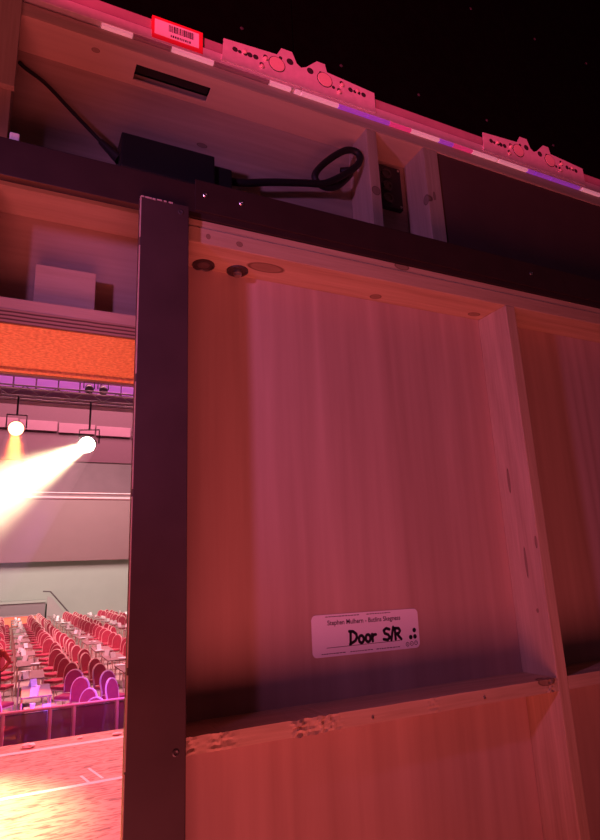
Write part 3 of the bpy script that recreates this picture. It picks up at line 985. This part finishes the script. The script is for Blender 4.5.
# ------------------------------------------------------------------ overhead: violet panels, bars, lights
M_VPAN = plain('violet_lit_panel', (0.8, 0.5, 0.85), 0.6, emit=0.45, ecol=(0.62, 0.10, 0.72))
M_PPAN = plain('pink_lit_panel', (0.17, 0.10, 0.125), 0.7, noise=0.2, scale=2)
M_TRUSS = plain('truss_grey', (0.26, 0.20, 0.22), 0.5, 0.3)
vp = thing('violet_panel_row', 'row of violet glowing panels under the hall ceiling', 'ceiling panels', (1.5, 18, 5.2))
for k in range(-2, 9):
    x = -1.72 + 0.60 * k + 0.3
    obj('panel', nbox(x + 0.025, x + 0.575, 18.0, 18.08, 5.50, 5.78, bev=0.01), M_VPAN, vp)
obj('backing', nbox(-3.0, 5.5, 18.1, 18.5, 5.1, 6.3), plain('panel_backing', (0.20, 0.11, 0.15), 0.8), vp)
pp = thing('pink_panel_row', 'row of pale pink acoustic panels below the violet row', 'ceiling panels', (2.0, 26, 6.3))
for k in range(-3, 6):
    x = 1.5 * k
    obj('panel', nbox(x + 0.03, x + 1.47, 26.0 + 0.0 * k, 26.1, 6.13 - 0.04 * k, 6.55 - 0.04 * k, bev=0.01), M_PPAN, pp)
obj('backing', nbox(-4.5, 9, 26.1, 26.4, 4.9, 7.6), plain('dark_backing', (0.075, 0.045, 0.055), 0.8), pp)
tz = 5.0
tr2 = thing('lighting_truss', 'grey box lighting truss spanning the hall under the violet panels', 'truss', (1.5, 16.2, tz))
for (yy, zz) in ((16.2, 4.98), (16.5, 4.98), (16.2, 4.70), (16.5, 4.70)):
    obj('chord', cyl(bmesh.new(), (-3, yy, zz), (5.5, yy, zz), 0.025, seg=8), M_TRUSS, tr2)
for k in range(22):
    x = -3 + 0.386 * k
    a, b_ = (4.70, 4.98) if k % 2 else (4.98, 4.70)
    obj('brace', cyl(bmesh.new(), (x, 16.2, a), (x + 0.386, 16.2, b_), 0.012, seg=6), M_TRUSS, tr2)
for (y, z, r, lab) in ((30, 5.63, 0.05, 'thin pink pipe bar spanning the hall below the dark band'), (36, 4.62, 0.09, 'thicker pipe bar spanning the hall above the pale bulkhead'), (36.3, 4.95, 0.05, 'slim pipe bar just above the thicker hall pipe')):
    tag(obj('pipe_bar', cyl(bmesh.new(), (-6, y, z), (12, y, z), r, seg=10), plain('pipe_pink', (0.30, 0.17, 0.18), 0.4)), lab, 'pipe')

M_CAN = plain('lantern_black', (0.03, 0.025, 0.03), 0.5)
M_HOT = plain('hot_white_lens', (1, 1, 1), 0.3, emit=60, ecol=(1.0, 0.90, 0.66))
M_HOTR = plain('hot_red_lens', (1, .5, .4), 0.3, emit=9, ecol=(1.0, 0.30, 0.16))


def lantern(name, label, cat, loc, target, r, length, lens, group=None, bar=(16.2, 4.675)):
    l = Vector(loc); t = Vector(target); d = (t - l).normalized()
    p = thing(name, label, cat, (l.x, l.y, l.z), group)
    obj('can', cyl(bmesh.new(), l - d * length, l, r * 0.75, r, 16), M_CAN, p)
    obj('lens', cyl(bmesh.new(), l, l + d * 0.015, r * 0.9, r * 0.86, 20), lens, p)
    s = d.cross(Vector((0, 0, 1))).normalized()
    m = l - d * length * 0.5
    obj('yoke', tube(bmesh.new(), [m + s * r * 1.15, m + s * r * 1.15 + Vector((0, 0, r * 1.7)), m - s * r * 1.15 + Vector((0, 0, r * 1.7)), m - s * r * 1.15], 0.02, 6), M_CAN, p)
    obj('hook_clamp', cyl(bmesh.new(), m + Vector((0, 0, r * 1.7)), Vector((m.x, bar[0], bar[1] - 0.003)), 0.025, seg=8), M_CAN, p)
    return p


SP = (1.65, 16.0, 3.46); ST = (-0.17, 10.0, 1.36)
lantern('spotlight', 'white hot spotlight throwing a bright beam across the hall', 'stage light', SP, ST, 0.22, 0.5, M_HOT)
RP = (-0.05, 16.0, 3.78)
lantern('par_lantern', 'round red glowing par lantern with orange tail', 'stage light', RP, (-0.05, 12.0, 2.4), 0.20, 0.35, M_HOTR)
for k, x in enumerate((1.82, 2.22)):
    lantern('small_lantern', ['small dark unlit lantern before the violet panels, above the white spotlight', 'small dark unlit lantern before the violet panels, next to its twin'][k], 'stage light', (x, 17.75, 5.50), (x, 16.2, 4.3), 0.13, 0.25, M_CAN, 'unlit lanterns by violet panels', bar=(18.095, 5.95))
# their light
lamp('spotlight_beam', 'SPOT', tuple(Vector(SP) + (Vector(ST) - Vector(SP)).normalized() * 0.05), ST, 210000, (1.0, 0.74, 0.42), spot_size=math.radians(9), spot_blend=1.0, shadow_soft_size=0.12)
lamp('par_beam', 'SPOT', (RP[0], RP[1] - 0.08, RP[2] - 0.05), (-0.05, 15.2, 2.0), 22000, (1.0, 0.13, 0.02), spot_size=math.radians(26), spot_blend=0.8, shadow_soft_size=0.12)


def haze_mat(name, dens, col):
    m = bpy.data.materials.new(name)
    m.use_nodes = True
    nt = m.node_tree
    for n in list(nt.nodes):
        if n.type != 'OUTPUT_MATERIAL':
            nt.nodes.remove(n)
    v = nt.nodes.new('ShaderNodeVolumeScatter')
    v.inputs['Density'].default_value = dens
    v.inputs['Color'].default_value = tuple(col) + (1,)
    v.inputs['Anisotropy'].default_value = 0.3
    nt.links.new(v.outputs[0], nt.nodes['Material Output'].inputs['Volume'])
    return m


d = (Vector(ST) - Vector(SP)).normalized()
o = obj('haze', cyl(bmesh.new(), Vector(SP) + d * 0.03, Vector(SP) + d * 9.2, 0.26, 1.15, 24), haze_mat('beam_haze', 0.026, (1, 1, 1)))
o['kind'] = 'stuff'; tag(o, 'haze lit up along the white spotlight beam', 'haze')
o = obj('haze', cyl(bmesh.new(), (RP[0], RP[1] - 0.20, RP[2] - 0.18), (-0.05, 15.0, 2.15), 0.22, 0.5, 20), haze_mat('par_haze', 0.12, (1, 1, 1)))
o['kind'] = 'stuff'; tag(o, 'haze glowing below the red par lantern', 'haze')


# ------------------------------------------------------------------ person standing in the hall
def person():
    p = thing('person', 'person in a red top standing hand on hip among the tables', 'person', (-0.13, 16.2, FLOOR))
    V = [(0, 0, 0.95), (0, 0, 1.15), (0, -.01, 1.40), (0, 0, 1.50), (0, -.01, 1.58), (0, -.02, 1.68), (0, -.01, 1.74),
         (0.18, 0, 1.40), (0.34, 0.06, 1.16), (0.19, -0.08, 1.00), (0.13, -.1, 0.98),
         (-0.18, 0, 1.40), (-0.25, 0.03, 1.12), (-0.24, -0.06, 0.88), (-0.24, -.08, 0.80),
         (0.10, 0, 0.88), (0.12, 0.0, 0.50), (0.13, 0.03, 0.10), (0.14, -0.12, 0.04),
         (-0.10, 0, 0.88), (-0.12, 0.0, 0.50), (-0.13, 0.03, 0.10), (-0.14, -0.12, 0.04)]
    Rr = [.15, .14, .15, .06, .07, .095, .06, .07, .048, .034, .03, .07, .048, .034, .03, .10, .065, .045, .035, .10, .065, .045, .035]
    E_ = [(0, 1), (1, 2), (2, 3), (3, 4), (4, 5), (5, 6), (2, 7), (7, 8), (8, 9), (9, 10), (2, 11), (11, 12), (12, 13), (13, 14), (0, 15), (15, 16), (16, 17), (17, 18), (0, 19), (19, 20), (20, 21), (21, 22)]
    me = bpy.data.meshes.new('body'); me.from_pydata(V, E_, [])
    o = bpy.data.objects.new('body', me); C.objects.link(o); o.parent = p
    mod = o.modifiers.new('skin', 'SKIN')
    for i, sv in enumerate(me.skin_vertices[0].data):
        sv.radius = (Rr[i], Rr[i] * (0.75 if i < 3 else 1))
        sv.use_root = (i == 0)
    sub = o.modifiers.new('sub', 'SUBSURF'); sub.levels = 2; sub.render_levels = 2
    m, nt, b = nodes_of('person_colours')
    tc = nt.nodes.new('ShaderNodeTexCoord'); sep = nt.nodes.new('ShaderNodeSeparateXYZ')
    nt.links.new(tc.outputs['Object'], sep.inputs[0])
    cr = nt.nodes.new('ShaderNodeValToRGB'); cr.color_ramp.interpolation = 'CONSTANT'
    e = cr.color_ramp.elements
    e[0].position = 0; e[0].color = (0.03, 0.02, 0.03, 1)
    e[1].position = 0.06; e[1].color = (0.16, 0.03, 0.04, 1)
    x = e.new(0.54); x.color = (0.55, 0.06, 0.04, 1)
    x = e.new(0.79); x.color = (0.62, 0.36, 0.26, 1)
    mr = nt.nodes.new('ShaderNodeMath'); mr.operation = 'DIVIDE'; mr.inputs[1].default_value = 1.85
    nt.links.new(sep.outputs['Z'], mr.inputs[0]); nt.links.new(mr.outputs[0], cr.inputs[0])
    nt.links.new(cr.outputs[0], b.inputs['Base Color'])
    me.materials.append(m)
    bm = bmesh.new(); bmesh.ops.create_uvsphere(bm, u_segments=16, v_segments=10, radius=0.105)
    for v in bm.verts:
        v.co = Vector((v.co.x, v.co.y + 0.025, v.co.z * 1.1 + 1.685))
    bmesh.ops.delete(bm, geom=[v for v in bm.verts if v.co.y < -0.045 and v.co.z < 1.72], context='VERTS')
    h = obj('hair', bm, plain('dark_hair', (0.02, 0.012, 0.012), 0.6), None, local=True); h.parent = p
    return p


person()

for o in bpy.data.objects:
    if '_w' in o.keys():
        del o['_w']
